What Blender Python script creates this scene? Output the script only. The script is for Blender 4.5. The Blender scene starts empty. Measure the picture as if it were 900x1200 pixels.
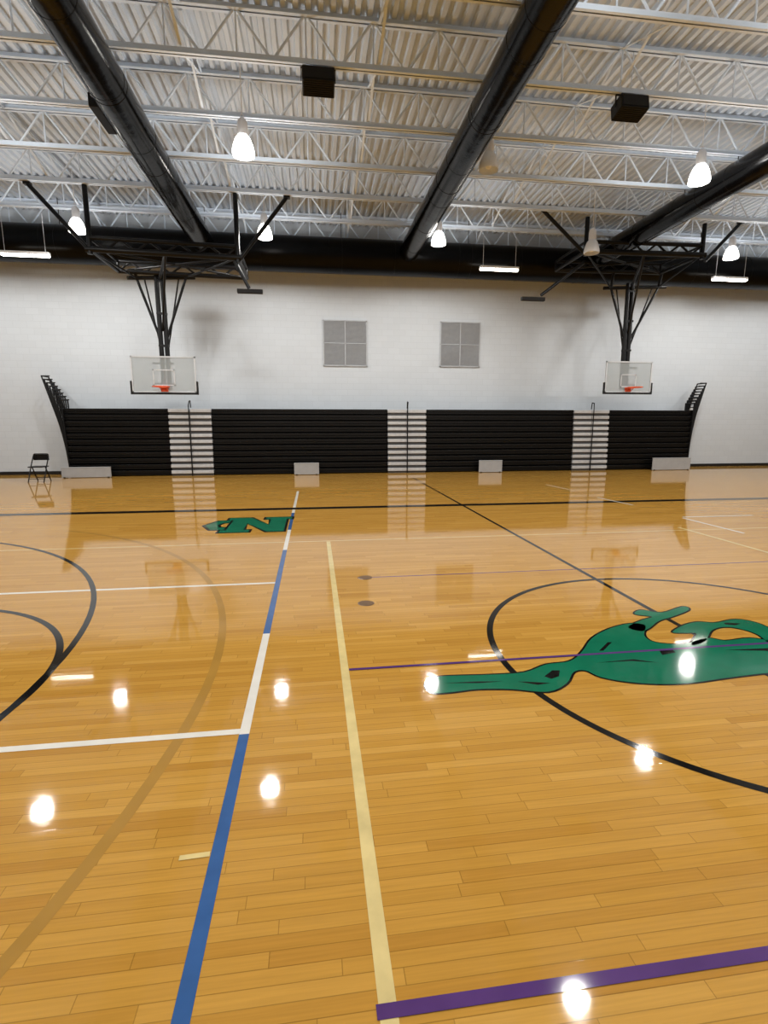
import bpy, bmesh, math, random
from mathutils import Vector, Matrix
random.seed(4)
SC = bpy.context.scene
COL = SC.collection
PI = math.pi
# ---------------------------------------------------------------- camera model
H, F = 1.71, 605.0
TH = math.atan(105/605.0)
PS = math.atan(83/605.0*math.cos(TH))
CT, ST, CP, SP = math.cos(TH), math.sin(TH), math.cos(PS), math.sin(PS)
def ray(px, py):
    lat = px-450; up = 600-py
    fw = F*CT+up*ST; v = up*CT-F*ST
    return Vector((lat*CP+fw*SP, fw*CP-lat*SP, v))
O = Vector((0, 0, H))
def gp(px, py):
    d = ray(px, py); return O+d*(-H/d.z)
def atY(px, py, Y):
    d = ray(px, py); return O+d*(Y/d.y)
def atZ(px, py, Z):
    d = ray(px, py); return O+d*((Z-H)/d.z)
cam_d = bpy.data.cameras.new('camera')
cam_d.sensor_fit = 'VERTICAL'; cam_d.sensor_height = 36; cam_d.sensor_width = 27
cam_d.lens = F/1200*36
cam = bpy.data.objects.new('camera', cam_d); COL.objects.link(cam)
cam.location = O; cam.rotation_euler = (PI/2-TH, 0, -PS)
SC.camera = cam
SC.view_settings.view_transform = 'Standard'

# ---------------------------------------------------------------- materials
def lin(c):
    r = []
    for v in c[:3]:
        v = v/255.0
        r.append(v/12.92 if v <= 0.04045 else ((v+0.055)/1.055)**2.4)
    return r
def pmat(name, col, rough=.5, metal=0, var=.08, scale=6, bump=0, coat=0, spec=.5):
    m = bpy.data.materials.new(name); m.use_nodes = True
    nt = m.node_tree; b = nt.nodes['Principled BSDF']
    tc = nt.nodes.new('ShaderNodeTexCoord'); nz = nt.nodes.new('ShaderNodeTexNoise')
    nz.inputs['Scale'].default_value = scale; nz.inputs['Detail'].default_value = 4
    nt.links.new(tc.outputs['Object'], nz.inputs['Vector'])
    cr = nt.nodes.new('ShaderNodeValToRGB')
    l = lin(col)
    cr.color_ramp.elements[0].position = .3; cr.color_ramp.elements[1].position = .7
    cr.color_ramp.elements[0].color = [max(0, x*(1-var)) for x in l]+[1]
    cr.color_ramp.elements[1].color = [min(1, x*(1+var)) for x in l]+[1]
    nt.links.new(nz.outputs['Fac'], cr.inputs['Fac'])
    nt.links.new(cr.outputs['Color'], b.inputs['Base Color'])
    b.inputs['Roughness'].default_value = rough; b.inputs['Metallic'].default_value = metal
    b.inputs['Coat Weight'].default_value = coat; b.inputs['Coat Roughness'].default_value = .1
    b.inputs['Specular IOR Level'].default_value = spec
    if bump:
        bp = nt.nodes.new('ShaderNodeBump'); bp.inputs['Strength'].default_value = bump
        bp.inputs['Distance'].default_value = .03
        nt.links.new(nz.outputs['Fac'], bp.inputs['Height']); nt.links.new(bp.outputs['Normal'], b.inputs['Normal'])
    return m
def emat(name, col, strength, base=(240, 240, 240)):
    m = pmat(name, base, .4)
    b = m.node_tree.nodes['Principled BSDF']
    b.inputs['Emission Color'].default_value = lin(col)+[1]
    b.inputs['Emission Strength'].default_value = strength
    return m
def node(nt, typ, **kw):
    n = nt.nodes.new(typ)
    for k, v in kw.items(): setattr(n, k, v)
    return n
def math_n(nt, op, a, b=None):
    n = nt.nodes.new('ShaderNodeMath'); n.operation = op
    for i, v in enumerate((a, b)):
        if v is None: continue
        if isinstance(v, (int, float)): n.inputs[i].default_value = v
        else: nt.links.new(v, n.inputs[i])
    return n.outputs[0]
def wood_floor():
    m = bpy.data.materials.new('maple_strip_floor'); m.use_nodes = True
    nt = m.node_tree; L = nt.links.new; b = nt.nodes['Principled BSDF']
    geo = node(nt, 'ShaderNodeNewGeometry'); sep = node(nt, 'ShaderNodeSeparateXYZ')
    L(geo.outputs['Position'], sep.inputs[0]); x, y = sep.outputs[0], sep.outputs[1]
    yr = math_n(nt, 'DIVIDE', y, .054); row = math_n(nt, 'FLOOR', yr)
    wn = node(nt, 'ShaderNodeTexWhiteNoise', noise_dimensions='1D'); L(row, wn.inputs['W'])
    xo = math_n(nt, 'ADD', x, math_n(nt, 'MULTIPLY', wn.outputs['Value'], 9.0))
    xr = math_n(nt, 'DIVIDE', xo, .8); colm = math_n(nt, 'FLOOR', xr)
    cv = node(nt, 'ShaderNodeCombineXYZ'); L(colm, cv.inputs[0]); L(row, cv.inputs[1])
    w2 = node(nt, 'ShaderNodeTexWhiteNoise', noise_dimensions='2D'); L(cv.outputs[0], w2.inputs['Vector'])
    ramp = node(nt, 'ShaderNodeValToRGB')
    els = ramp.color_ramp.elements
    els[0].position = 0; els[0].color = lin((180, 131, 55))+[1]
    els[1].position = 1; els[1].color = lin((200, 153, 74))+[1]
    e = els.new(.2); e.color = lin((187, 139, 60))+[1]
    e = els.new(.75); e.color = lin((193, 145, 65))+[1]
    L(w2.outputs['Value'], ramp.inputs['Fac'])
    gv = node(nt, 'ShaderNodeCombineXYZ')
    L(math_n(nt, 'MULTIPLY', xo, 1.8), gv.inputs[0]); L(math_n(nt, 'MULTIPLY', y, 60.0), gv.inputs[1]); L(w2.outputs['Value'], gv.inputs[2])
    gn = node(nt, 'ShaderNodeTexNoise'); gn.inputs['Scale'].default_value = 1.8; gn.inputs['Detail'].default_value = 6
    L(gv.outputs[0], gn.inputs['Vector'])
    gm = node(nt, 'ShaderNodeMapRange'); gm.inputs['From Min'].default_value = .3; gm.inputs['From Max'].default_value = .7
    gm.inputs['To Min'].default_value = .9; gm.inputs['To Max'].default_value = 1.05
    L(gn.outputs['Fac'], gm.inputs['Value'])
    fy = math_n(nt, 'FRACT', yr); fx = math_n(nt, 'FRACT', xr)
    g1 = math_n(nt, 'LESS_THAN', fy, .055); g2 = math_n(nt, 'LESS_THAN', fx, .004)
    gap = math_n(nt, 'MAXIMUM', g1, g2)
    gk = math_n(nt, 'SUBTRACT', 1.0, math_n(nt, 'MULTIPLY', gap, .36))
    k = math_n(nt, 'MULTIPLY', gm.outputs[0], gk)
    mx = node(nt, 'ShaderNodeVectorMath', operation='SCALE'); L(ramp.outputs['Color'], mx.inputs[0]); L(k, mx.inputs['Scale'])
    L(mx.outputs[0], b.inputs['Base Color'])
    b.inputs['Roughness'].default_value = .045
    b.inputs['Specular IOR Level'].default_value = .3
    bv = node(nt, 'ShaderNodeCombineXYZ'); L(x, bv.inputs[0]); L(math_n(nt, 'MULTIPLY', y, 4.0), bv.inputs[1])
    bn = node(nt, 'ShaderNodeTexNoise'); bn.inputs['Scale'].default_value = 3; bn.inputs['Detail'].default_value = 1
    L(bv.outputs[0], bn.inputs['Vector'])
    hh = math_n(nt, 'ADD', math_n(nt, 'MULTIPLY', bn.outputs['Fac'], .6), math_n(nt, 'MULTIPLY', w2.outputs['Value'], .03))
    bp = node(nt, 'ShaderNodeBump'); bp.inputs['Strength'].default_value = .03; bp.inputs['Distance'].default_value = .02
    L(hh, bp.inputs['Height']); L(bp.outputs['Normal'], b.inputs['Normal'])
    return m
def block_wall():
    m = bpy.data.materials.new('painted_block_wall'); m.use_nodes = True
    nt = m.node_tree; L = nt.links.new; b = nt.nodes['Principled BSDF']
    geo = node(nt, 'ShaderNodeNewGeometry'); sep = node(nt, 'ShaderNodeSeparateXYZ'); L(geo.outputs['Position'], sep.inputs[0])
    cv = node(nt, 'ShaderNodeCombineXYZ'); L(sep.outputs[0], cv.inputs[0]); L(sep.outputs[2], cv.inputs[1])
    br = node(nt, 'ShaderNodeTexBrick'); L(cv.outputs[0], br.inputs['Vector'])
    br.inputs['Scale'].default_value = 1; br.inputs['Brick Width'].default_value = .406; br.inputs['Row Height'].default_value = .203
    br.inputs['Mortar Size'].default_value = .006; br.inputs['Mortar Smooth'].default_value = .3
    br.inputs['Color1'].default_value = lin((196, 203, 209))+[1]; br.inputs['Color2'].default_value = lin((193, 200, 206))+[1]
    br.inputs['Mortar'].default_value = lin((186, 193, 199))+[1]
    L(br.outputs['Color'], b.inputs['Base Color']); b.inputs['Roughness'].default_value = .6; b.inputs['Specular IOR Level'].default_value = .3
    bp = node(nt, 'ShaderNodeBump'); bp.inputs['Strength'].default_value = .12; bp.inputs['Distance'].default_value = .004; bp.invert = True
    L(br.outputs['Fac'], bp.inputs['Height']); L(bp.outputs['Normal'], b.inputs['Normal'])
    return m
M = dict(
    floor=wood_floor(), wall=block_wall(),
    deck=pmat('painted_deck', (202, 213, 225), .95, 0, .04, 2, 0, 0, .05),
    joist=pmat('white_joist_paint', (213, 225, 238), .95, 0, .03, 3, 0, 0, .05),
    duct=pmat('black_duct_paint', (6, 6, 7), .17, 0, .25, 2.2, .3, 0, .24),
    mduct=pmat('black_main_duct_paint', (5, 5, 6), .3, 0, .25, 2.2, .25, 0, .12),
    black=pmat('black_steel', (8, 8, 9), .42, 0, .2, 5, 0, 0, .25),
    bench=pmat('black_bench_plastic', (9, 9, 9), .42, 0, .2, 4, 0, 0, .26),
    dark=pmat('dark_void', (5, 5, 5), .8, 0, .2, 4, 0, 0, .1),
    step=pmat('pale_aisle_step', (184, 186, 188), .5, 0, .08, 9),
    riser=pmat('grey_aisle_riser', (74, 74, 75), .6, 0, .08, 9),
    panel=pmat('pale_grey_panel', (160, 161, 162), .5, 0, .06, 5),
    grille=pmat('grey_grille', (152, 157, 162), .55, 0, .05, 8),
    frame=pmat('grille_frame_grey', (172, 177, 182), .5, 0, .05, 8),
    white=pmat('white_metal', (228, 230, 232), .4, 0, .04, 6),
    square=pmat('grey_target_paint', (196, 199, 202), .4, 0, .04, 6),
    lampgrey=pmat('lamp_housing', (226, 230, 236), .5, 0, .05, 6),
    boardframe=pmat('board_frame_grey', (196, 200, 204), .5, 0, .05, 6),
    orange=pmat('orange_rim_paint', (214, 82, 36), .4, 0, .08, 9),
    rubber=pmat('black_rubber', (10, 10, 10), .8, 0, .2, 10),
    baseb=pmat('black_cove_base', (14, 14, 14), .5, 0, .2, 6),
    l_black=pmat('paint_black', (22, 21, 20), .06, 0, .2, 6, 0, 0, .3),
    l_white=pmat('paint_white', (222, 219, 210), .06, 0, .06, 6, 0, 0, .3),
    l_blue=pmat('paint_blue', (54, 92, 146), .06, 0, .1, 7, 0, 0, .3),
    l_yellow=pmat('paint_yellow', (213, 193, 134), .06, 0, .1, 9, 0, 0, .3),
    l_pale=pmat('paint_pale_yellow', (208, 182, 124), .06, 0, .08, 7, 0, 0, .3),
    l_purple=pmat('paint_purple', (84, 56, 112), .06, 0, .1, 7, 0, 0, .3),
    l_olive=pmat('paint_olive', (166, 126, 58), .06, 0, .06, 5, 0, 0, .3),
    l_green=pmat('paint_green', (22, 106, 78), .06, 0, .1, 4, 0, 0, .3),
    plate=pmat('floor_plate_brown', (112, 82, 48), .35, .3, .15, 10),
    bulb=emat('lamp_bulb', (255, 250, 242), 25),
    tube=emat('fluorescent_tube', (255, 248, 236), 16),
)
def see_through(name, col, alpha, rough=.05, em=0):
    m = bpy.data.materials.new(name); m.use_nodes = True
    nt = m.node_tree; b = nt.nodes['Principled BSDF']; out = nt.nodes['Material Output']
    nz = nt.nodes.new('ShaderNodeTexNoise'); nz.inputs['Scale'].default_value = 3
    mr = nt.nodes.new('ShaderNodeMapRange'); mr.inputs['To Min'].default_value = alpha-.04; mr.inputs['To Max'].default_value = alpha+.04
    nt.links.new(nz.outputs['Fac'], mr.inputs['Value'])
    b.inputs['Base Color'].default_value = lin(col)+[1]; b.inputs['Roughness'].default_value = rough
    if em:
        b.inputs['Emission Color'].default_value = lin((255, 250, 242))+[1]; b.inputs['Emission Strength'].default_value = em
    tr = nt.nodes.new('ShaderNodeBsdfTransparent'); mx = nt.nodes.new('ShaderNodeMixShader')
    nt.links.new(mr.outputs[0], mx.inputs[0]); nt.links.new(tr.outputs[0], mx.inputs[1]); nt.links.new(b.outputs[0], mx.inputs[2])
    nt.links.new(mx.outputs[0], out.inputs['Surface'])
    return m
M['glass'] = see_through('backboard_glass', (178, 186, 188), .45, .15)
M['bell_off'] = see_through('clear_bell', (236, 242, 250), .92, .2)
M['bell_lit'] = see_through('lit_prismatic_bell', (235, 235, 232), .6, .3, 4)

# ---------------------------------------------------------------- mesh helpers
W = {}
class MB:
    def __init__(s): s.bm = bmesh.new()
    def box(s, c, size, rot=None):
        mt = Matrix.Translation(Vector(c))
        if rot is not None: mt = mt @ rot
        bmesh.ops.create_cube(s.bm, size=1, matrix=mt @ Matrix.Diagonal((size[0], size[1], size[2], 1)))
        return s
    def bx(s, a, b):
        a, b = Vector(a), Vector(b); return s.box((a+b)/2, [abs(q) for q in (b-a)])
    def tube(s, p0, p1, r, r2=None, seg=12):
        p0, p1 = Vector(p0), Vector(p1); d = p1-p0
        q = d.to_track_quat('Z', 'Y').to_matrix().to_4x4()
        bmesh.ops.create_cone(s.bm, cap_ends=True, cap_tris=False, segments=seg, radius1=r, radius2=r if r2 is None else r2,
                              depth=d.length, matrix=Matrix.Translation((p0+p1)/2) @ q)
        return s
    def beam(s, p0, p1, w, h):
        p0, p1 = Vector(p0), Vector(p1); d = p1-p0
        q = d.to_track_quat('Y', 'Z').to_matrix().to_4x4()
        return s.box((p0+p1)/2, (w, d.length, h), q)
    def ball(s, c, r, sc=(1, 1, 1), seg=12):
        bmesh.ops.create_uvsphere(s.bm, u_segments=seg, v_segments=seg//2+2, radius=r,
                                  matrix=Matrix.Translation(Vector(c)) @ Matrix.Diagonal((sc[0], sc[1], sc[2], 1)))
        return s
    def pipe(s, pts, r, seg=10):
        for a, b in zip(pts, pts[1:]): s.tube(a, b, r, seg=seg)
        for p in pts[1:-1]: s.ball(p, r, seg=seg)
        return s
    def lathe(s, prof, c, seg=24):
        rings = []
        for r, z in prof:
            rings.append([s.bm.verts.new((c[0]+r*math.cos(2*PI*i/seg), c[1]+r*math.sin(2*PI*i/seg), c[2]+z)) for i in range(seg)])
        for a, b in zip(rings, rings[1:]):
            for i in range(seg):
                s.bm.faces.new((a[i], a[(i+1) % seg], b[(i+1) % seg], b[i]))
        return s
    def ring(s, c, R, r, axis='Z', seg=28, m=8):
        rows = []
        for i in range(seg):
            a = 2*PI*i/seg; row = []
            for j in range(m):
                t = 2*PI*j/m; u = R+r*math.cos(t); w = r*math.sin(t)
                p = {'Z': (u*math.cos(a), u*math.sin(a), w), 'Y': (u*math.cos(a), w, u*math.sin(a)), 'X': (w, u*math.cos(a), u*math.sin(a))}[axis]
                row.append(s.bm.verts.new(Vector(c)+Vector(p)))
            rows.append(row)
        for i in range(seg):
            for j in range(m):
                s.bm.faces.new((rows[i][j], rows[(i+1) % seg][j], rows[(i+1) % seg][(j+1) % m], rows[i][(j+1) % m]))
        return s
    def poly(s, pts, z):
        f = s.bm.faces.new([s.bm.verts.new((p[0], p[1], z)) for p in pts])
        f.normal_update()
        if f.normal.z < 0: f.normal_flip()
        bmesh.ops.triangulate(s.bm, faces=[f]); return s
    def quad(s, pts):
        s.bm.faces.new([s.bm.verts.new(p) for p in pts]); return s
    def build(s, name, mat, parent=None, smooth=False, bevel=0, recalc=True):
        if recalc: bmesh.ops.recalc_face_normals(s.bm, faces=s.bm.faces)
        me = bpy.data.meshes.new(name); s.bm.to_mesh(me); s.bm.free()
        me.materials.append(mat)
        o = bpy.data.objects.new(name, me); COL.objects.link(o)
        if parent is not None:
            off = W[parent.name]; me.transform(Matrix.Translation(-off)); o.parent = parent; W[o.name] = off.copy()
        else:
            xs = [v.co.x for v in me.vertices]; ys = [v.co.y for v in me.vertices]; zs = [v.co.z for v in me.vertices]
            off = Vector(((min(xs)+max(xs))/2, (min(ys)+max(ys))/2, min(zs)))
            me.transform(Matrix.Translation(-off)); o.location = off; W[o.name] = off
        if smooth:
            for p in me.polygons: p.use_smooth = True
            me.set_sharp_from_angle(angle=math.radians(40))
        if bevel:
            bv = o.modifiers.new('bevel', 'BEVEL'); bv.width = bevel; bv.segments = 2; bv.limit_method = 'ANGLE'
        return o
def tag(o, label=None, cat=None, group=None, kind=None):
    if label: o['label'] = label
    if cat: o['category'] = cat
    if group: o['group'] = group
    if kind: o['kind'] = kind
    return o
def thing(name, label, cat, loc, group=None):
    o = bpy.data.objects.new(name, None); COL.objects.link(o); o.location = loc; o.empty_display_size = .1
    W[o.name] = Vector(loc)
    return tag(o, label, cat, group)
def dup(o, parent=None, loc=None, label=None, group=None):
    c = o.copy(); COL.objects.link(c)
    if parent is not None: c.parent = parent
    if loc is not None: c.location = loc
    if label: c['label'] = label
    if group: c['group'] = group
    for ch in list(o.children): dup(ch, c)
    return c

# ---------------------------------------------------------------- room shell
WY = 18.5
XL, XR = -22.0, 28.0
floor = tag(MB().bx((XL, -5, -.12), (XR, WY, 0)).build('floor', M['floor']), 'glossy maple strip gymnasium floor with painted court lines', 'floor', kind='structure')
wall = tag(MB().bx((XL, WY, 0), (XR, WY+.25, 8.35)).build('wall_back', M['wall']), 'white painted block wall behind the bleachers', 'wall', kind='structure')
tag(MB().bx((XL, WY-.015, 0), (XR, WY, .11)).build('baseboard_back', M['baseb']), 'black rubber base along the back wall', 'baseboard', kind='structure')
DZ = 8.12
mb = MB(); pitch = .195; x = XL
prof = []
while x < XR:
    prof += [(x, DZ), (x+.075, DZ), (x+.1, DZ+.065), (x+.17, DZ+.065)]
    x += pitch
for (xa, za), (xb, zb) in zip(prof, prof[1:]):
    mb.quad([(xa, -5, za), (xa, WY, za), (xb, WY, zb), (xb, -5, zb)])
tag(mb.build('ceiling', M['deck'], recalc=False), 'white painted ribbed metal roof deck', 'ceiling', kind='structure')

# ---------------------------------------------------------------- floor markings (parts of the floor)
def fbuild(mb, name, mat, label=None):
    o = mb.build(name, M[mat], floor)
    if label: o['label'] = label
    return o
def line(p, q, w, mat, z=.001, name='court_line', label=None):
    p = Vector((p[0], p[1])); q = Vector((q[0], q[1])); d = (q-p).normalized(); n = Vector((-d.y, d.x))*w/2
    return fbuild(MB().poly([p+n, q+n, q-n, p-n], z), name, mat, label)
def arc(c, r, w, mat, a0=0, a1=360, z=.001, name='court_arc', label=None):
    mb = MB(); n = max(24, int(abs(a1-a0)/2.5))
    P = []
    for i in range(n+1):
        a = math.radians(a0+(a1-a0)*i/n); P.append((math.cos(a), math.sin(a)))
    for (ca, sa), (cb, sb) in zip(P, P[1:]):
        mb.quad([(c[0]+(r-w/2)*ca, c[1]+(r-w/2)*sa, z), (c[0]+(r+w/2)*ca, c[1]+(r+w/2)*sa, z),
                 (c[0]+(r+w/2)*cb, c[1]+(r+w/2)*sb, z), (c[0]+(r-w/2)*cb, c[1]+(r-w/2)*sb, z)])
    return fbuild(mb, name, mat, label)
line((.18, .3), (.18, 7.38), .055, 'l_yellow', label='yellow line running away from the camera')
segs = [(.3, 2.70, 'l_blue'), (2.70, 4.10, 'l_white'), (4.10, 6.95, 'l_blue'), (6.95, 8.3, 'l_white'), (8.3, 9.9, 'l_blue'), (9.9, 13.1, 'l_white')]
for a, b, m in segs: line((-.42, a), (-.42, b), .055, m, .0012, label=('blue' if m == 'l_blue' else 'white')+' stretch of the blue and white dashed line')
line((-12, 2.73), (-.448, 2.73), .05, 'l_white', label='white cross line, nearer one')
line((-12, 5.48), (-.448, 5.48), .05, 'l_white', label='white cross line, farther one')
line((.145, 1.235), (9, 1.235), .042, 'l_purple', .0022, label='purple cross line nearest the camera')
line((.21, 3.38), (9, 3.38), .028, 'l_purple', .0034, label='purple cross line through the centre circle')
line((.45, 5.54), (8, 5.54), .022, 'l_purple', .0008, label='faint purple cross line')
line((-9, 7.42), (15, 7.42), .045, 'l_pale', .0005, label='pale yellow cross line')
line((-20, 10.4), (26, 10.4), .24, 'l_black', .0016, label='wide black sideline')
line((3.06, 1.2), (3.06, 15.9), .05, 'l_black', .0018, label='black half court line')
arc((3.1, 3.36), 1.77, .05, 'l_black', z=.0014, name='centre_circle', label='black centre circle')
arc((-3.55, 3.38), 1.71, .05, 'l_black', -90, 90, name='free_throw_arc')
arc((-7.05, 3.38), 5.2, .05, 'l_black', -80, 80, z=.0014, name='three_point_arc', label='black three point arc')
arc((-6.75, 3.38), 6.02, .06, 'l_olive', -75, 62, z=.0007, name='three_point_arc', label='faded olive three point arc')
for (a, b, m, w) in [((800, 606), (882, 604), 'l_white', .05), ((800, 607), (872, 625), 'l_white', .05), ((795, 618), (905, 649), 'l_yellow', .05),
                     ((640, 568), (668, 574), 'l_white', .05), ((700, 583), (742, 592), 'l_white', .05), ((210, 1006), (246, 1001), 'l_yellow', .025)]:
    line(gp(*a), gp(*b), w, m, .0019)
for p in ((428, 677), (429, 707)):
    c = gp(*p); mb = MB(); mb.lathe([(.0001, .004), (.07, .004), (.08, .0005)], c); fbuild(mb, 'floor_plate', 'plate')
def offset(pts, d):
    n = len(pts); area = sum(pts[i].x*pts[(i+1) % n].y-pts[(i+1) % n].x*pts[i].y for i in range(n))
    s = 1 if area > 0 else -1; out = []
    for i in range(n):
        a, b, c = pts[i-1], pts[i], pts[(i+1) % n]
        e1 = (b-a).normalized(); e2 = (c-b).normalized()
        nn = Vector((e1.y+e2.y, -e1.x-e2.x))*s
        if nn.length < .3: nn = Vector((e1.y, -e1.x))*s
        out.append(b+nn.normalized()*d)
    return out
def curve(pts, n=4):
    out = []; N = len(pts)
    for i in range(N):
        p0, p1, p2, p3 = pts[i-1], pts[i], pts[(i+1) % N], pts[(i+2) % N]
        for k in range(n):
            t = k/n
            out.append(.5*((2*p1)+(p2-p0)*t+(2*p0-5*p1+4*p2-p3)*t*t+(3*p1-p0-3*p2+p3)*t**3))
    return out
def emblem(px, mat, z, off=0, name='court_emblem', label=None, smooth=True):
    pts = [gp(*p).xy for p in px]
    if smooth: pts = curve(pts)
    if off: pts = offset(pts, off)
    fbuild(MB().poly(pts, z), name, mat, label)
E_BODY = [(499, 803), (505, 796), (518, 793), (540, 792), (575, 791), (615, 788), (640, 779), (668, 775), (682, 764), (694, 748), (714, 737), (738, 731), (756, 733), (755, 745), (768, 753), (800, 755), (828, 748), (850, 751), (880, 748), (910, 753), (945, 762), (962, 775), (930, 786), (890, 790), (850, 795), (815, 800), (780, 802), (740, 800), (705, 794), (686, 786), (672, 788), (664, 801), (642, 811), (600, 808), (560, 808), (525, 812), (506, 812)]
E_LIMB = [(736, 735), (752, 727), (764, 723), (744, 720), (751, 715), (776, 718), (800, 711), (807, 715), (788, 723), (772, 728), (760, 737), (750, 740)]
E_LOOP = [(788, 741), (801, 733), (818, 729), (838, 730), (864, 726), (892, 732), (916, 747), (906, 758), (890, 745), (871, 738), (850, 735), (834, 739), (826, 752), (810, 756), (816, 743), (803, 742)]
for i, P in enumerate((E_BODY, E_LIMB, E_LOOP)):
    emblem(P, 'l_black', .0022, .016, 'emblem_outline')
    emblem(P, 'l_green', .0028, 0, 'centre_emblem', 'green emblem with black outline across the centre circle' if i == 0 else None)
for P in ([(647, 786), (656, 786), (655, 793), (646, 796), (638, 793)], [(702, 763), (712, 753), (717, 753), (707, 763)],
          [(772, 762), (786, 760), (792, 765), (776, 768)], [(848, 730), (868, 731), (862, 733), (850, 732)], [(606, 799), (630, 800), (645, 801), (630, 803)], [(700, 777), (742, 773), (772, 777), (740, 775)],
          [(850, 762), (900, 760), (930, 768), (896, 763)], [(520, 801), (560, 799), (590, 799), (560, 801)]):
    emblem(P, 'l_black', .0031, 0, 'emblem_detail', None, False)
NU = [(0, 0), (.42, 0), (.42, .15), (.33, .15), (.33, .58), (.68, 0), (.92, 0), (.92, .85), (1, .85), (1, 1), (.58, 1), (.58, .85), (.67, .85), (.67, .44), (.34, 1), (0, 1), (0, .85), (.08, .85), (.08, .15), (0, .15)]
nx0, nx1, ny0, ny1 = -1.52, -.42, 8.2, 9.46
NP = [Vector((nx0+(nx1-nx0)*u, ny0+(ny1-ny0)*v)) for u, v in NU]
NC = [Vector(p) for p in [(-1.84, 8.82), (-1.68, 9.22), (-1.40, 9.24), (-1.40, 9.06), (-1.58, 9.02), (-1.64, 8.82), (-1.58, 8.64), (-1.40, 8.6), (-1.40, 8.42), (-1.68, 8.44)]]
for i, P in enumerate((NC, NP)):
    z = .0020+.0010*i
    fbuild(MB().poly(offset(P, .055), z), 'letter_outline', 'l_black')
    fbuild(MB().poly(P, z+.0005), 'letter_emblem', 'l_green', 'green block letter N emblem near the sideline' if i else 'green form interlocked at the left of the N')

# ---------------------------------------------------------------- roof joists
JB, JT = 7.35, DZ
JX0, JX1 = -20.0, 26.0
def make_joist(Y):
    t = thing('roof_joist', 'white open web steel roof joist spanning under the ribbed deck', 'roof joist', (3, Y, JB), 'white roof joists')
    mb = MB()
    for s in (-1, 1): mb.bx((JX0, Y+s*.012, JT-.095), (JX1, Y+s*.075, JT-.085)); mb.bx((JX0, Y+s*.012, JT-.095), (JX1, Y+s*.022, JT-.001))
    mb.build('top_chord', M['joist'], t)
    mb = MB()
    for s in (-1, 1): mb.bx((JX0, Y+s*.012, JB), (JX1, Y+s*.06, JB+.01)); mb.bx((JX0, Y+s*.012, JB), (JX1, Y+s*.022, JB+.1))
    mb.build('bottom_chord', M['joist'], t)
    mb = MB(); n = int((JX1-JX0)/.54); st = (JX1-JX0)/n
    for i in range(n):
        xa = JX0+i*st; za, zb = (JB+.03, JT-.04) if i % 2 == 0 else (JT-.04, JB+.03)
        mb.tube((xa, Y, za), (xa+st, Y, zb), .022, seg=6)
        if i % 2: mb.tube((xa, Y, JT-.04), (xa, Y, JB+.03), .015, seg=6)
    mb.build('web_rods', M['joist'], t)
    return t
JY = [9.48-1.64, 9.48, 11.12, 12.76, 14.40, 16.04, 17.6]
j0 = make_joist(JY[0])
for Y in JY[1:]: dup(j0, loc=(3, Y, JB))
def make_bridging(X):
    mb = MB()
    for a, b in zip(JY, JY[1:]):
        mb.beam((X, a+.07, JB+.1), (X, b-.07, JT-.12), .045, .006).beam((X+.012, a+.07, JT-.12), (X+.012, b-.07, JB+.1), .045, .006)
        mb.beam((X+.03, a+.075, JT-.1), (X+.03, b-.075, JT-.1), .03, .02)
    o = mb.build('roof_bridging', M['joist'])
    return tag(o, 'white row of crossed bridging angles between roof joists', 'bridging', 'white bridging rows')
b0 = make_bridging(-9.5)
for X in (-6.1, -1.9, 1.2, 5.4, 11.3, 15.6):
    c = dup(b0); c.location = (X, b0.location.y, b0.location.z)

# ---------------------------------------------------------------- ducts
DUZ, DR = 6.93, .305
MDY, MDZ, MDR = 17.4, 6.86, .52
def duct(X, label):
    t = thing('branch_duct', label, 'duct', (X, 16.7, DUZ-DR))
    y0, y1 = .5, MDY-MDR-.015
    MB().tube((X, y0, DUZ), (X, y1, DUZ), DR, seg=48).build('duct_tube', M['duct'], t, smooth=True)
    y = y1-.06
    while y > 3:
        MB().ring((X, y, DUZ), DR-.001, .006, 'Y', 48, 6).build('seam_ring', M['duct'], t, smooth=True); y -= 2.4
    for Y in JY:
        if Y < y1:
            mb = MB(); mb.ring((X, Y, DUZ), DR+.003, .003, 'Y', 30, 4)
            mb.tube((X, Y, DUZ+DR), (X, Y, JB), .008, seg=6); mb.build('hanger_strap', M['black'], t)
    return t
dl = duct(-3.08, 'black round branch duct left of the centre of the ceiling, with a side outlet box')
duct(3.07, 'black round branch duct over the half court line, the middle one of three')
duct(9.2, 'black round branch duct at the right edge, above the right basketball goal')
mb = MB(); mb.bx((-3.52, 10.0, DUZ-.13), (-3.37, 10.85, DUZ+.08)); ob = mb.build('side_outlet', M['black'], dl, bevel=.01)
mb = MB()
for k in range(3): mb.bx((-3.532, 10.05, DUZ-.10+k*.06), (-3.52, 10.8, DUZ-.07+k*.06))
mb.build('outlet_louver', M['duct'], ob)
t = thing('main_duct', 'large black round duct running along the top of the back wall', 'duct', (3, MDY, MDZ-MDR))
MB().tube((-20, MDY, MDZ), (26, MDY, MDZ), MDR, seg=48).build('duct_tube', M['mduct'], t, smooth=True)
for i in range(-9, 13):
    X = i*2.05+.6
    MB().ring((X, MDY, MDZ), MDR-.001, .008, 'X', 48, 6).build('seam_ring', M['mduct'], t, smooth=True)
    if i % 2 == 0:
        mb = MB(); mb.tube((X+.4, MDY, MDZ+MDR-.01), (X+.4, MDY, DZ), .01, seg=6); mb.ring((X+.4, MDY, MDZ), MDR+.003, .004, 'X', 36, 4)
        mb.build('hanger_strap', M['black'], t)

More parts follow.
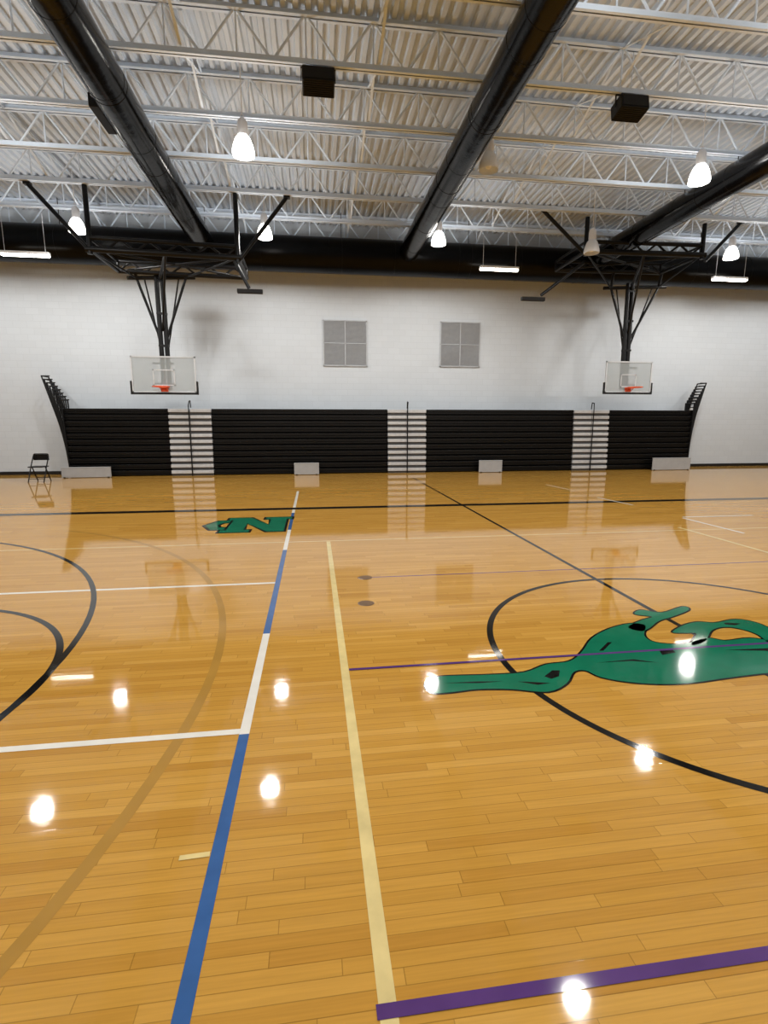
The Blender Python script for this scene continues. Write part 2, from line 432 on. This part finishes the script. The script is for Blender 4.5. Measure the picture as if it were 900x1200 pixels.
# ---------------------------------------------------------------- high bay lamps
def make_lamp(name, label, lit):
    t = thing(name, label, 'ceiling lamp', (0, 0, 0))
    pr = [(.2, 0), (.207, .03), (.2, .09), (.178, .18), (.142, .27), (.1, .33)]
    MB().lathe(pr, (0, 0, 0), 28).build('bell_shade', M['bell_lit' if lit else 'bell_off'], t, smooth=True)
    MB().ball((0, 0, .14), .08, (1, 1, 1.4), 16).build('bulb', M['bulb' if lit else 'white'], t, smooth=True)
    MB().lathe([(.0001, .33), (.09, .33), (.095, .37), (.095, .52), (.085, .57), (.05, .62), (.0001, .63)], (0, 0, 0), 24).build('ballast_housing', M['lampgrey'], t, smooth=True)
    mb = MB(); mb.ring((0, 0, .66), .03, .008, 'Y', 14, 6); mb.tube((0, 0, .69), (0, 0, DZ-6.6), .01, seg=8); mb.build('hanger_rod', M['white'], t)
    return t
def lamp_data(power, up):
    d = bpy.data.lights.new('lamp_light', 'SPOT'); d.energy = power; d.color = (1, .972, .94)
    if not up:
        d.spot_size = math.radians(178); d.spot_blend = .3; d.shadow_soft_size = .16
        return d
    # added upward spot for bell spill; bat-wing falloff shaped to light deck evenly
    d.spot_size = math.radians(160); d.spot_blend = .3; d.shadow_soft_size = .3
    d.color = (1, .985, .96)
    d.use_nodes = True
    nt = d.node_tree; em = nt.nodes['Emission']
    tc = nt.nodes.new('ShaderNodeTexCoord'); sp = nt.nodes.new('ShaderNodeSeparateXYZ')
    nt.links.new(tc.outputs['Normal'], sp.inputs[0])
    c = math_n(nt, 'MAXIMUM', math_n(nt, 'ABSOLUTE', sp.outputs[2]), .4)
    f = math_n(nt, 'DIVIDE', 1.0/5.2, math_n(nt, 'POWER', c, 1.8))
    nt.links.new(f, em.inputs['Strength'])
    return d
POW, UPW = 345, 240
LD, LU = lamp_data(POW, False), lamp_data(UPW, True)
def spot(parent, up=False, loc=None):
    o = bpy.data.objects.new('lamp_uplight' if up else 'lamp_light', LU if up else LD); COL.objects.link(o)
    if up: o.rotation_euler = (PI, 0, 0)
    off = Vector((0, 0, .02 if up else -.03))
    if parent is not None: o.parent = parent; o.location = off
    else: o.location = Vector(loc)+off
    return o
lit0 = make_lamp('high_bay_lamp', 'lit', True); spot(lit0); spot(lit0, True)
LZ = 6.6
lit = [((285, 172), 'large lit bell lamp nearest the camera, right of the left black duct'),
       ((90, 265), 'lit bell lamp behind the left hanger pipe of the left basketball goal'),
       ((310, 272), 'lit bell lamp beside the right hanger pipe of the left basketball goal'),
       ((514, 280), 'lit bell lamp just right of the far end of the middle duct'),
       ((820, 205), 'lit bell lamp right of the right black loudspeaker, above the right duct'),
       ((857, 297), 'lit bell lamp beside the right sway brace of the right basketball goal')]
for i, (p, lb) in enumerate(lit):
    c = atZ(p[0], p[1], LZ+.15); c.z = LZ
    if i == 0: lit0.location = c; lit0['label'] = lb; lit0['group'] = 'high bay lamps'
    else: dup(lit0, loc=c, label=lb, group='high bay lamps')
for (x, y) in ((-6, 10.8), (12.5, 10.6), (3.6, 5.75), (-6, 6.4), (8.2, 6.4)):
    dup(lit0, loc=(x, y, LZ), label='lit bell lamp above the picture, seen only as a reflection in the floor', group='high bay lamps')
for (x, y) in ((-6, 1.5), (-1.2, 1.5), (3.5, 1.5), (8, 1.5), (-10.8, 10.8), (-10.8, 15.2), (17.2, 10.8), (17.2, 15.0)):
    spot(None, False, (x, y, LZ)); spot(None, True, (x, y, LZ))  # bare unseen spots; those past the ends are added to brighten the wall edges
off0 = make_lamp('high_bay_lamp', 'unlit clear bell lamp hanging beside the middle black duct', False)
off0.location = (3.72, 11.35, LZ+.25)
dup(off0, loc=atY(693, 297, 14.0), label='unlit bell lamp above the left arm of the right basketball goal')

# ---------------------------------------------------------------- fluorescent strips
def strip(px, py, wpx, label):
    c = atY(px, py, 16.45); L = 1.24
    t = thing('strip_light', label, 'strip light', c)
    mb = MB(); mb.bx((c.x-L/2, c.y-.07, c.z+.02), (c.x+L/2, c.y+.07, c.z+.09)); mb.build('housing', M['white'], t, bevel=.008)
    for s in (-1, 1): MB().tube((c.x-L/2+.02, c.y+s*.04, c.z-.005), (c.x+L/2-.02, c.y+s*.04, c.z-.005), .03, seg=10).build('fluorescent_tube', M['tube'], t, smooth=True)
    for s in (-1, 1): MB().tube((c.x+s*L*.42, c.y, c.z+.09), (c.x+s*L*.42, c.y, JB), .006, seg=6).build('hanger_wire', M['lampgrey'], t)
strip(30, 299, 56, 'lit strip light at the far left, left of the left basketball goal')
strip(585, 316, 44, 'lit strip light between the two basketball goals')
strip(855, 328, 40, 'lit strip light at the far right, behind the right basketball goal')

# ---------------------------------------------------------------- ceiling loudspeakers
def speaker(px, py, label):
    c = atZ(px, py, 7.16)
    t = thing('ceiling_speaker', label, 'loudspeaker', (c.x, c.y, c.z-.15))
    R = Matrix.Rotation(math.radians(-12), 4, 'X')
    MB().box(c, (.52, .34, .24), R).build('cabinet', M['black'], t, bevel=.015)
    mb = MB()
    for k in range(8): mb.box(c+R @ Vector((0, -.14+k*.04, -.124)), (.47, .012, .01), R)
    mb.box(c+R @ Vector((0, -.174, 0)), (.46, .008, .18), R)
    mb.build('front_grille', M['black'], t)
    mb = MB()
    for s in (-1, 1): mb.beam(c+Vector((s*.275, 0, 0)), c+Vector((s*.275, 0, .19)), .012, .03)
    mb.beam(c+Vector((-.285, 0, .19)), c+Vector((.285, 0, .19)), .03, .012)
    mb.build('yoke_bracket', M['black'], t)
    mb = MB(); mb.tube(c+Vector((0, 0, .19)), (c.x, c.y, DZ), .008); mb.build('hanger_rod', M['joist'], t)
speaker(373, 96, 'black box loudspeaker hung from the joists, left of the middle duct')
speaker(738, 127, 'black box loudspeaker hung from the joists, right of the middle duct')

# ---------------------------------------------------------------- wall grilles
def wall_grille(x0, y0, x1, y1, label):
    a = atY(x0, y1, WY); b = atY(x1, y0, WY)
    t = thing('wall_grille', label, 'wall grille', ((a.x+b.x)/2, WY, a.z))
    fw = .035; mx = (a.x+b.x)/2; mz = (a.z+b.z)/2; y = WY
    mb = MB()
    for (p, q) in (((a.x, a.z), (a.x+fw, b.z)), ((b.x-fw, a.z), (b.x, b.z)), ((a.x, a.z), (b.x, a.z+fw)), ((a.x, b.z-fw), (b.x, b.z)), ((mx-.015, a.z), (mx+.015, b.z)), ((a.x, mz-.012), (b.x, mz+.012))):
        mb.bx((p[0], y-.045, p[1]), (q[0], y-.001, q[1]))
    mb.build('grille_frame', M['frame'], t)
    for (xa, xb) in ((a.x+fw, mx-.015), (mx+.015, b.x-fw)):
        for (za, zb) in ((a.z+fw, mz-.012), (mz+.012, b.z-fw)):
            mb = MB(); n = 22
            for k in range(n):
                z = za+(zb-za)*(k+.5)/n; mb.box(((xa+xb)/2, y-.022, z), (xb-xa, .03, (zb-za)/n*.75), Matrix.Rotation(.5, 4, 'X'))
            mb.bx((xa, y-.006, za), (xb, y-.002, zb)); mb.build('louver_panel', M['grille'], t)
wall_grille(379, 376, 430, 429, 'grey square four-panel wall grille, left of the two')
wall_grille(515, 378, 563, 430, 'grey square four-panel wall grille, right of the two')

# ---------------------------------------------------------------- bleachers
BY = 17.5; BX0, BX1 = -7.64, 13.70; NR = 11; RH = .196
bl = thing('bleachers', 'closed black telescopic bleachers along the white back wall', 'bleachers', ((BX0+BX1)/2, BY+.4, 0))
MB().bx((BX0+.03, BY+.16, .0), (BX1-.03, BY+.75, NR*RH-.03)).build('understructure', M['dark'], bl)
AX = [-3.92, 3.16, 9.84]; AW = .68
secs = []; xs = BX0
for a in AX: secs.append((xs, a-AW)); xs = a+AW
secs.append((xs, BX1))
for i in range(NR):
    z = .03+i*RH
    for k, (xa, xb) in enumerate(secs):
        if k == 0: xa -= .01*i
        if k == len(secs)-1: xb += .01*i
        mb = MB(); y = BY+.008*i
        mb.bx((xa, y, z+.07), (xb, y+.26, z+.15)); mb.bx((xa, y+.03, z), (xb, y+.14, z+.062)); mb.bx((xa, y-.014, z+.125), (xb, y, z+.15))
        mb.build('seat_row', M['bench'], bl, bevel=.006)
    for a in AX:
        y = BY-.05+.008*i
        for (xa, xb) in ((a-AW+.02, a-.012), (a+.012, a+AW-.02)):
            o = MB().bx((xa, y, z+.04), (xb, y+.2, z+.145)).build('aisle_step', M['step'], bl, bevel=.01); o['label'] = 'pale aisle step'
        MB().bx((a-AW+.03, y+.06, z-.035), (a+AW-.03, y+.12, z+.039)).build('step_riser', M['riser'], bl)
for a in AX:
    zt = NR*RH
    MB().pipe([(a, BY-.08, .0), (a, BY-.08, zt+.1), (a+.02, BY-.03, zt+.22), (a+.02, BY+.1, zt+.24), (a+.02, BY+.14, zt+.02)], .017).build('aisle_handrail', M['black'], bl, smooth=True)
for s, xe in ((-1, BX0), (1, BX1)):
    for k in range(8):
        x0 = xe+s*(.03+.024*k); z0 = .3+.13*k; x1 = xe+s*(.08+.088*k); z1 = 2.4+.105*k
        y0 = BY+.02+.04*k; y1 = y0+.45
        mb = MB()
        mb.pipe([(x0, y0, z0), (x1, y0, z1), (x1, y1, z1), (x0, y1, z0)], .022, 8)
        for f in (.45, .72):
            xm = x0+(x1-x0)*f; zm = z0+(z1-z0)*f; mb.tube((xm, y0, zm), (xm, y1, zm), .014, seg=8)
        mb.tube((x0, y0, z0), (xe-s*.03, y0, z0), .016, seg=8)
        mb.tube((x1, y0, z1), (x1-s*.24, y0, z1), .018, seg=8)
        mb.build('end_guard_rail', M['black'], bl, smooth=True)
    mb = MB(); mb.beam((xe+s*.02, BY+.3, .02), (xe+s*.08, BY+.3, 2.1), .5, .03)
    mb.build('end_panel', M['bench'], bl)

# ---------------------------------------------------------------- pale panels at the foot of the bleachers
def fpanel(x0, x1, ytop, ybot, label):
    Y = BY-.28
    a = atY(x0, ybot, Y).x; b = atY(x1, ybot, Y).x; h = atY((x0+x1)/2, ytop, Y).z
    t = thing('floor_panel', label, 'panel', ((a+b)/2, Y, 0))
    MB().bx((a, Y-.02, .012), (b, Y+.02, h)).build('panel_board', M['panel'], t, bevel=.006)
    MB().bx((a, Y-.028, h), (b, Y+.028, h+.02)).build('top_edge', M['frame'], t)
    for xx in (a+.08, b-.08): MB().bx((xx-.03, Y-.02, 0), (xx+.03, Y+.16, .03)).build('foot', M['black'], t)
fpanel(73, 131, 548, 562, 'long pale grey panel standing at the left end of the bleachers')
fpanel(345, 374, 543, 556, 'short pale grey panel standing between the left and middle aisle steps')
fpanel(561, 588, 540, 553, 'short pale grey panel standing right of the middle aisle steps')
fpanel(764, 808, 537, 550, 'long pale grey panel standing at the right end of the bleachers')

# ---------------------------------------------------------------- folding chair
c = gp(47, 564.5)
t = thing('folding_chair', 'black metal folding chair standing by the wall left of the bleachers', 'chair', (c.x, c.y, 0))
MB().box((c.x, c.y, .44), (.40, .40, .03)).build('seat', M['black'], t, bevel=.012)
mb = MB()
for k in range(7):
    u = (k-3)/3.0; mb.box((c.x+u*.18, c.y+.21+.02*(1-u*u), .70), (.065, .014, .17))
mb.build('backrest', M['black'], t)
for s in (-1, 1):
    MB().pipe([(c.x+s*.21, c.y-.22, 0), (c.x+s*.21, c.y+.02, .44), (c.x+s*.21, c.y+.2, .72), (c.x+s*.18, c.y+.22, .80)], .016, 8).build('leg', M['black'], t, smooth=True)
    MB().pipe([(c.x+s*.18, c.y+.26, 0), (c.x+s*.18, c.y+.02, .42)], .016, 8).build('leg', M['black'], t, smooth=True)
mb = MB(); mb.tube((c.x-.18, c.y+.22, .80), (c.x+.18, c.y+.22, .80), .013).tube((c.x-.21, c.y-.17, .1), (c.x+.21, c.y-.17, .1), .009).tube((c.x-.18, c.y+.22, .1), (c.x+.18, c.y+.22, .1), .009)
mb.build('crossbar', M['black'], t)

# ---------------------------------------------------------------- basketball goals
def goal(sp):
    Yb = sp['Yb']; Ym = Yb+.25; Yh = sp['Yh']
    x0, y0, x1, y1 = sp['board']
    a = atY(x0, y1, Yb); b = atY(x1, y0, Yb); cx = (a.x+b.x)/2; za, zb = a.z, b.z
    t = thing('basketball_goal', sp['label'], 'basketball goal', (cx, Yb, za))
    bd = MB().bx((a.x, Yb-.008, za), (b.x, Yb+.008, zb)).build('backboard', M['glass'], t)
    fw = .04; mb = MB()
    for (p, q) in (((a.x, za), (a.x+fw, zb)), ((b.x-fw, za), (b.x, zb)), ((a.x, zb-fw), (b.x, zb)), ((a.x, za), (b.x, za+fw))):
        mb.bx((p[0], Yb-.02, p[1]), (q[0], Yb+.02, q[1]))
    mb.build('board_frame', M['boardframe'], bd)
    mb = MB(); w, h = .61*sp['k'], .46*sp['k']; zs = za+.2*sp['k']
    for (p, q) in (((cx-w/2, zs), (cx-w/2+.03, zs+h)), ((cx+w/2-.03, zs), (cx+w/2, zs+h)), ((cx-w/2, zs+h-.03), (cx+w/2, zs+h)), ((cx-w/2, zs), (cx+w/2, zs+.03))):
        mb.bx((p[0], Yb-.012, p[1]), (q[0], Yb-.008, q[1]))
    mb.build('target_square', M['square'], bd)
    mb = MB(); mb.bx((a.x-.04, Yb-.035, za-.05), (b.x+.04, Yb+.035, za+.01))
    for xx in (a.x-.02, b.x+.02): mb.bx((xx-.025, Yb-.035, za-.05), (xx+.025, Yb+.035, za+.33))
    mb.build('edge_pad', M['rubber'], bd, bevel=.01)
    zr = za+.15
    rm = MB().ring((cx, Yb-.40, zr), .228, .014).build('rim', M['orange'], t, smooth=True)
    mb = MB(); mb.bx((cx-.12, Yb-.19, zr-.02), (cx+.12, Yb-.01, zr+.005)); mb.bx((cx-.1, Yb-.03, zr-.12), (cx+.1, Yb-.012, zr+.02))
    mb.beam((cx-.09, Yb-.02, zr-.1), (cx-.09, Yb-.2, zr-.01), .01, .02).beam((cx+.09, Yb-.02, zr-.1), (cx+.09, Yb-.2, zr-.01), .01, .02)
    mb.build('rim_bracket', M['orange'], rm)
    mt = atY(sp['mast'][0], sp['mast'][1], Ym); ztop = mt.z
    for s in (-1, 1): MB().tube((cx+s*.08, Ym, za+.1), (cx+s*.08+(mt.x-cx), Ym, ztop), .068, seg=12).build('mast_pipe', M['black'], t, smooth=True)
    mb = MB()
    for f in (.05, .35, .65, .95):
        z = za+.3+(ztop-za-.4)*f; mb.bx((cx-.14, Ym-.065, z-.03), (cx+.14, Ym+.065, z+.03))
    mb.build('mast_clamp', M['black'], t)
    mb = MB()
    for zz in (za+.25, zb-.2): mb.bx((cx-.3, Yb+.02, zz-.025), (cx+.3, Yb+.06, zz+.025)); mb.bx((cx-.1, Yb+.05, zz-.03), (cx+.1, Ym+.02, zz+.03))
    mb.build('board_bracket', M['black'], t)
    rb0, rb1 = atY(*sp['rear'][0], Ym), atY(*sp['rear'][1], Ym)
    MB().tube(rb0-Vector((.25, 0, 0)), rb1+Vector((.25, 0, 0)), .055).build('rear_bar', M['black'], t, smooth=True)
    zv = sp['vz']
    for p in (rb0, rb1):
        q = atY((sp['mast'][0]), zv, Ym); s = 1 if p.x > cx else -1
        MB().tube(p, (cx+s*.1, Ym, q.z), .038).build('v_brace', M['black'], t, smooth=True)
        MB().tube(p+Vector((-s*.2, .02, .02)), (cx+s*.09, Ym+.05, q.z-.35), .022).build('v_brace', M['black'], t, smooth=True)
    hb = []
    for (p, q) in sp['hang']:
        A, B = atY(*p, Yh), atY(*q, Yh); A.z = JB; A.x = B.x
        MB().tube(A, B, .06).build('hanger_pipe', M['black'], t, smooth=True); hb.append(B)
    for (p, q) in sp['sway']:
        A, B = atY(*p, Yh), atY(*q, Yh)
        MB().tube(A, B, .05).build('sway_brace', M['black'], t, smooth=True)
        mb = MB(); mb.box(A, (.16, .12, .06)); mb.build('clamp', M['black'], t)
    B0, B1 = hb
    lo = Vector((0, 0, .12)); up = Vector((0, 0, .38))
    MB().tube(B0+Vector((-.1, 0, .12)), B1+Vector((.1, 0, .12)), .075).build('front_bar', M['black'], t, smooth=True)
    mid = Vector(((B0.x+B1.x)/2, Yh, (B0.z+B1.z)/2+.12))
    MB().tube(B0+up, B1+up, .055).build('upper_bar', M['black'], t, smooth=True)
    mb = MB(); n = 10
    for i in range(n):
        p = B0.lerp(B1, i/n); q = B0.lerp(B1, (i+1)/n)
        if i % 2: mb.tube(p+lo, q+up, .03, seg=8)
        else: mb.tube(p+up, q+lo, .03, seg=8)
    mb.build('truss_web', M['black'], t, smooth=True)
    Ye = Ym-.1
    for (B, R) in ((B0, rb0), (B1, rb1)):
        e = Vector((B.x, Ye, B.z+.12))
        MB().tube(B+lo, e, .05).build('straight_arm', M['black'], t, smooth=True)
        MB().tube(B+up, e+Vector((0, 0, .26)), .035).build('straight_arm', M['black'], t, smooth=True)
        MB().tube(e, e+Vector((0, 0, .26)), .035).build('drop_post', M['black'], t, smooth=True)
        MB().tube((R.x, Ye, B.z+.12), (R.x, Ym, R.z-.03), .045).build('drop_post', M['black'], t, smooth=True)
        MB().tube(B+lo, R, .026).build('side_arm', M['black'], t, smooth=True)
    for dz, rr in ((.12, .06), (.38, .045)):
        MB().tube((B0.x, Ye, B0.z+dz), (B1.x, Ye, B1.z+dz), rr).build('back_bar', M['black'], t, smooth=True)
    mb = MB(); n = 10
    for i in range(n):
        p = Vector((B0.x, Ye, B0.z)).lerp(Vector((B1.x, Ye, B1.z)), i/n); q = Vector((B0.x, Ye, B0.z)).lerp(Vector((B1.x, Ye, B1.z)), (i+1)/n)
        if i % 2: mb.tube(p+up, q+lo, .028, seg=8)
        else: mb.tube(p+lo, q+up, .028, seg=8)
    mb.build('truss_web', M['black'], t, smooth=True)
    mb = MB(); mb.tube(B0+lo, (B1.x, Ye, B1.z+.12), .03).tube(B1+lo, (B0.x, Ye, B0.z+.12), .03)
    mb.tube(mid, (cx, Ym, rb0.z), .04); mb.build('cross_brace', M['black'], t, smooth=True)
    q = atY(sp['mast'][0], zv, Ym)
    MB().tube(mid, (cx, Ym-.02, q.z+.2), .03).build('back_brace', M['black'], t, smooth=True)
    p, q = sp['foot']; A, B = atY(*p, Yh), atY(*q, Yh)
    MB().tube(A, B, .045).build('fold_brace', M['black'], t, smooth=True)
    mb = MB(); f0, f1 = atY(*sp['footbar'][0], Yh), atY(*sp['footbar'][1], Yh); mb.beam(f0, f1, .12, .1); mb.build('brace_foot', M['rubber'], t, bevel=.01)
goal(dict(label='left basketball goal hung from the ceiling on black steel arms', Yb=16.2, Yh=14.46, board=(155.5, 418, 228.5, 460), k=1.0, mast=(186, 318), vz=396,
          rear=[(160, 326), (218, 325)], hang=[((102, 217), (106, 298)), ((277, 225), (279, 308))], sway=[((32, 215), (106, 294)), ((336, 231), (282, 303))],
          foot=[(275, 306), (292, 338)], footbar=[(278, 341), (308, 342)]))
goal(dict(label='right basketball goal hung from the ceiling on black steel arms', Yb=16.4, Yh=14.7, board=(708, 424, 765, 460), k=.9, mast=(739, 332), vz=398,
          rear=[(716, 338), (772, 336)], hang=[((684, 247), (686, 300)), ((820, 258), (822, 304))], sway=[((634, 244), (684, 296)), ((868, 261), (826, 306))],
          foot=[(684, 308), (634, 346)], footbar=[(611, 350), (638, 351)]))

# ---------------------------------------------------------------- world
w = bpy.data.worlds.new('world'); SC.world = w; w.use_nodes = True
bg = w.node_tree.nodes['Background']; bg.inputs['Color'].default_value = (1, .98, .95, 1); bg.inputs['Strength'].default_value = .2
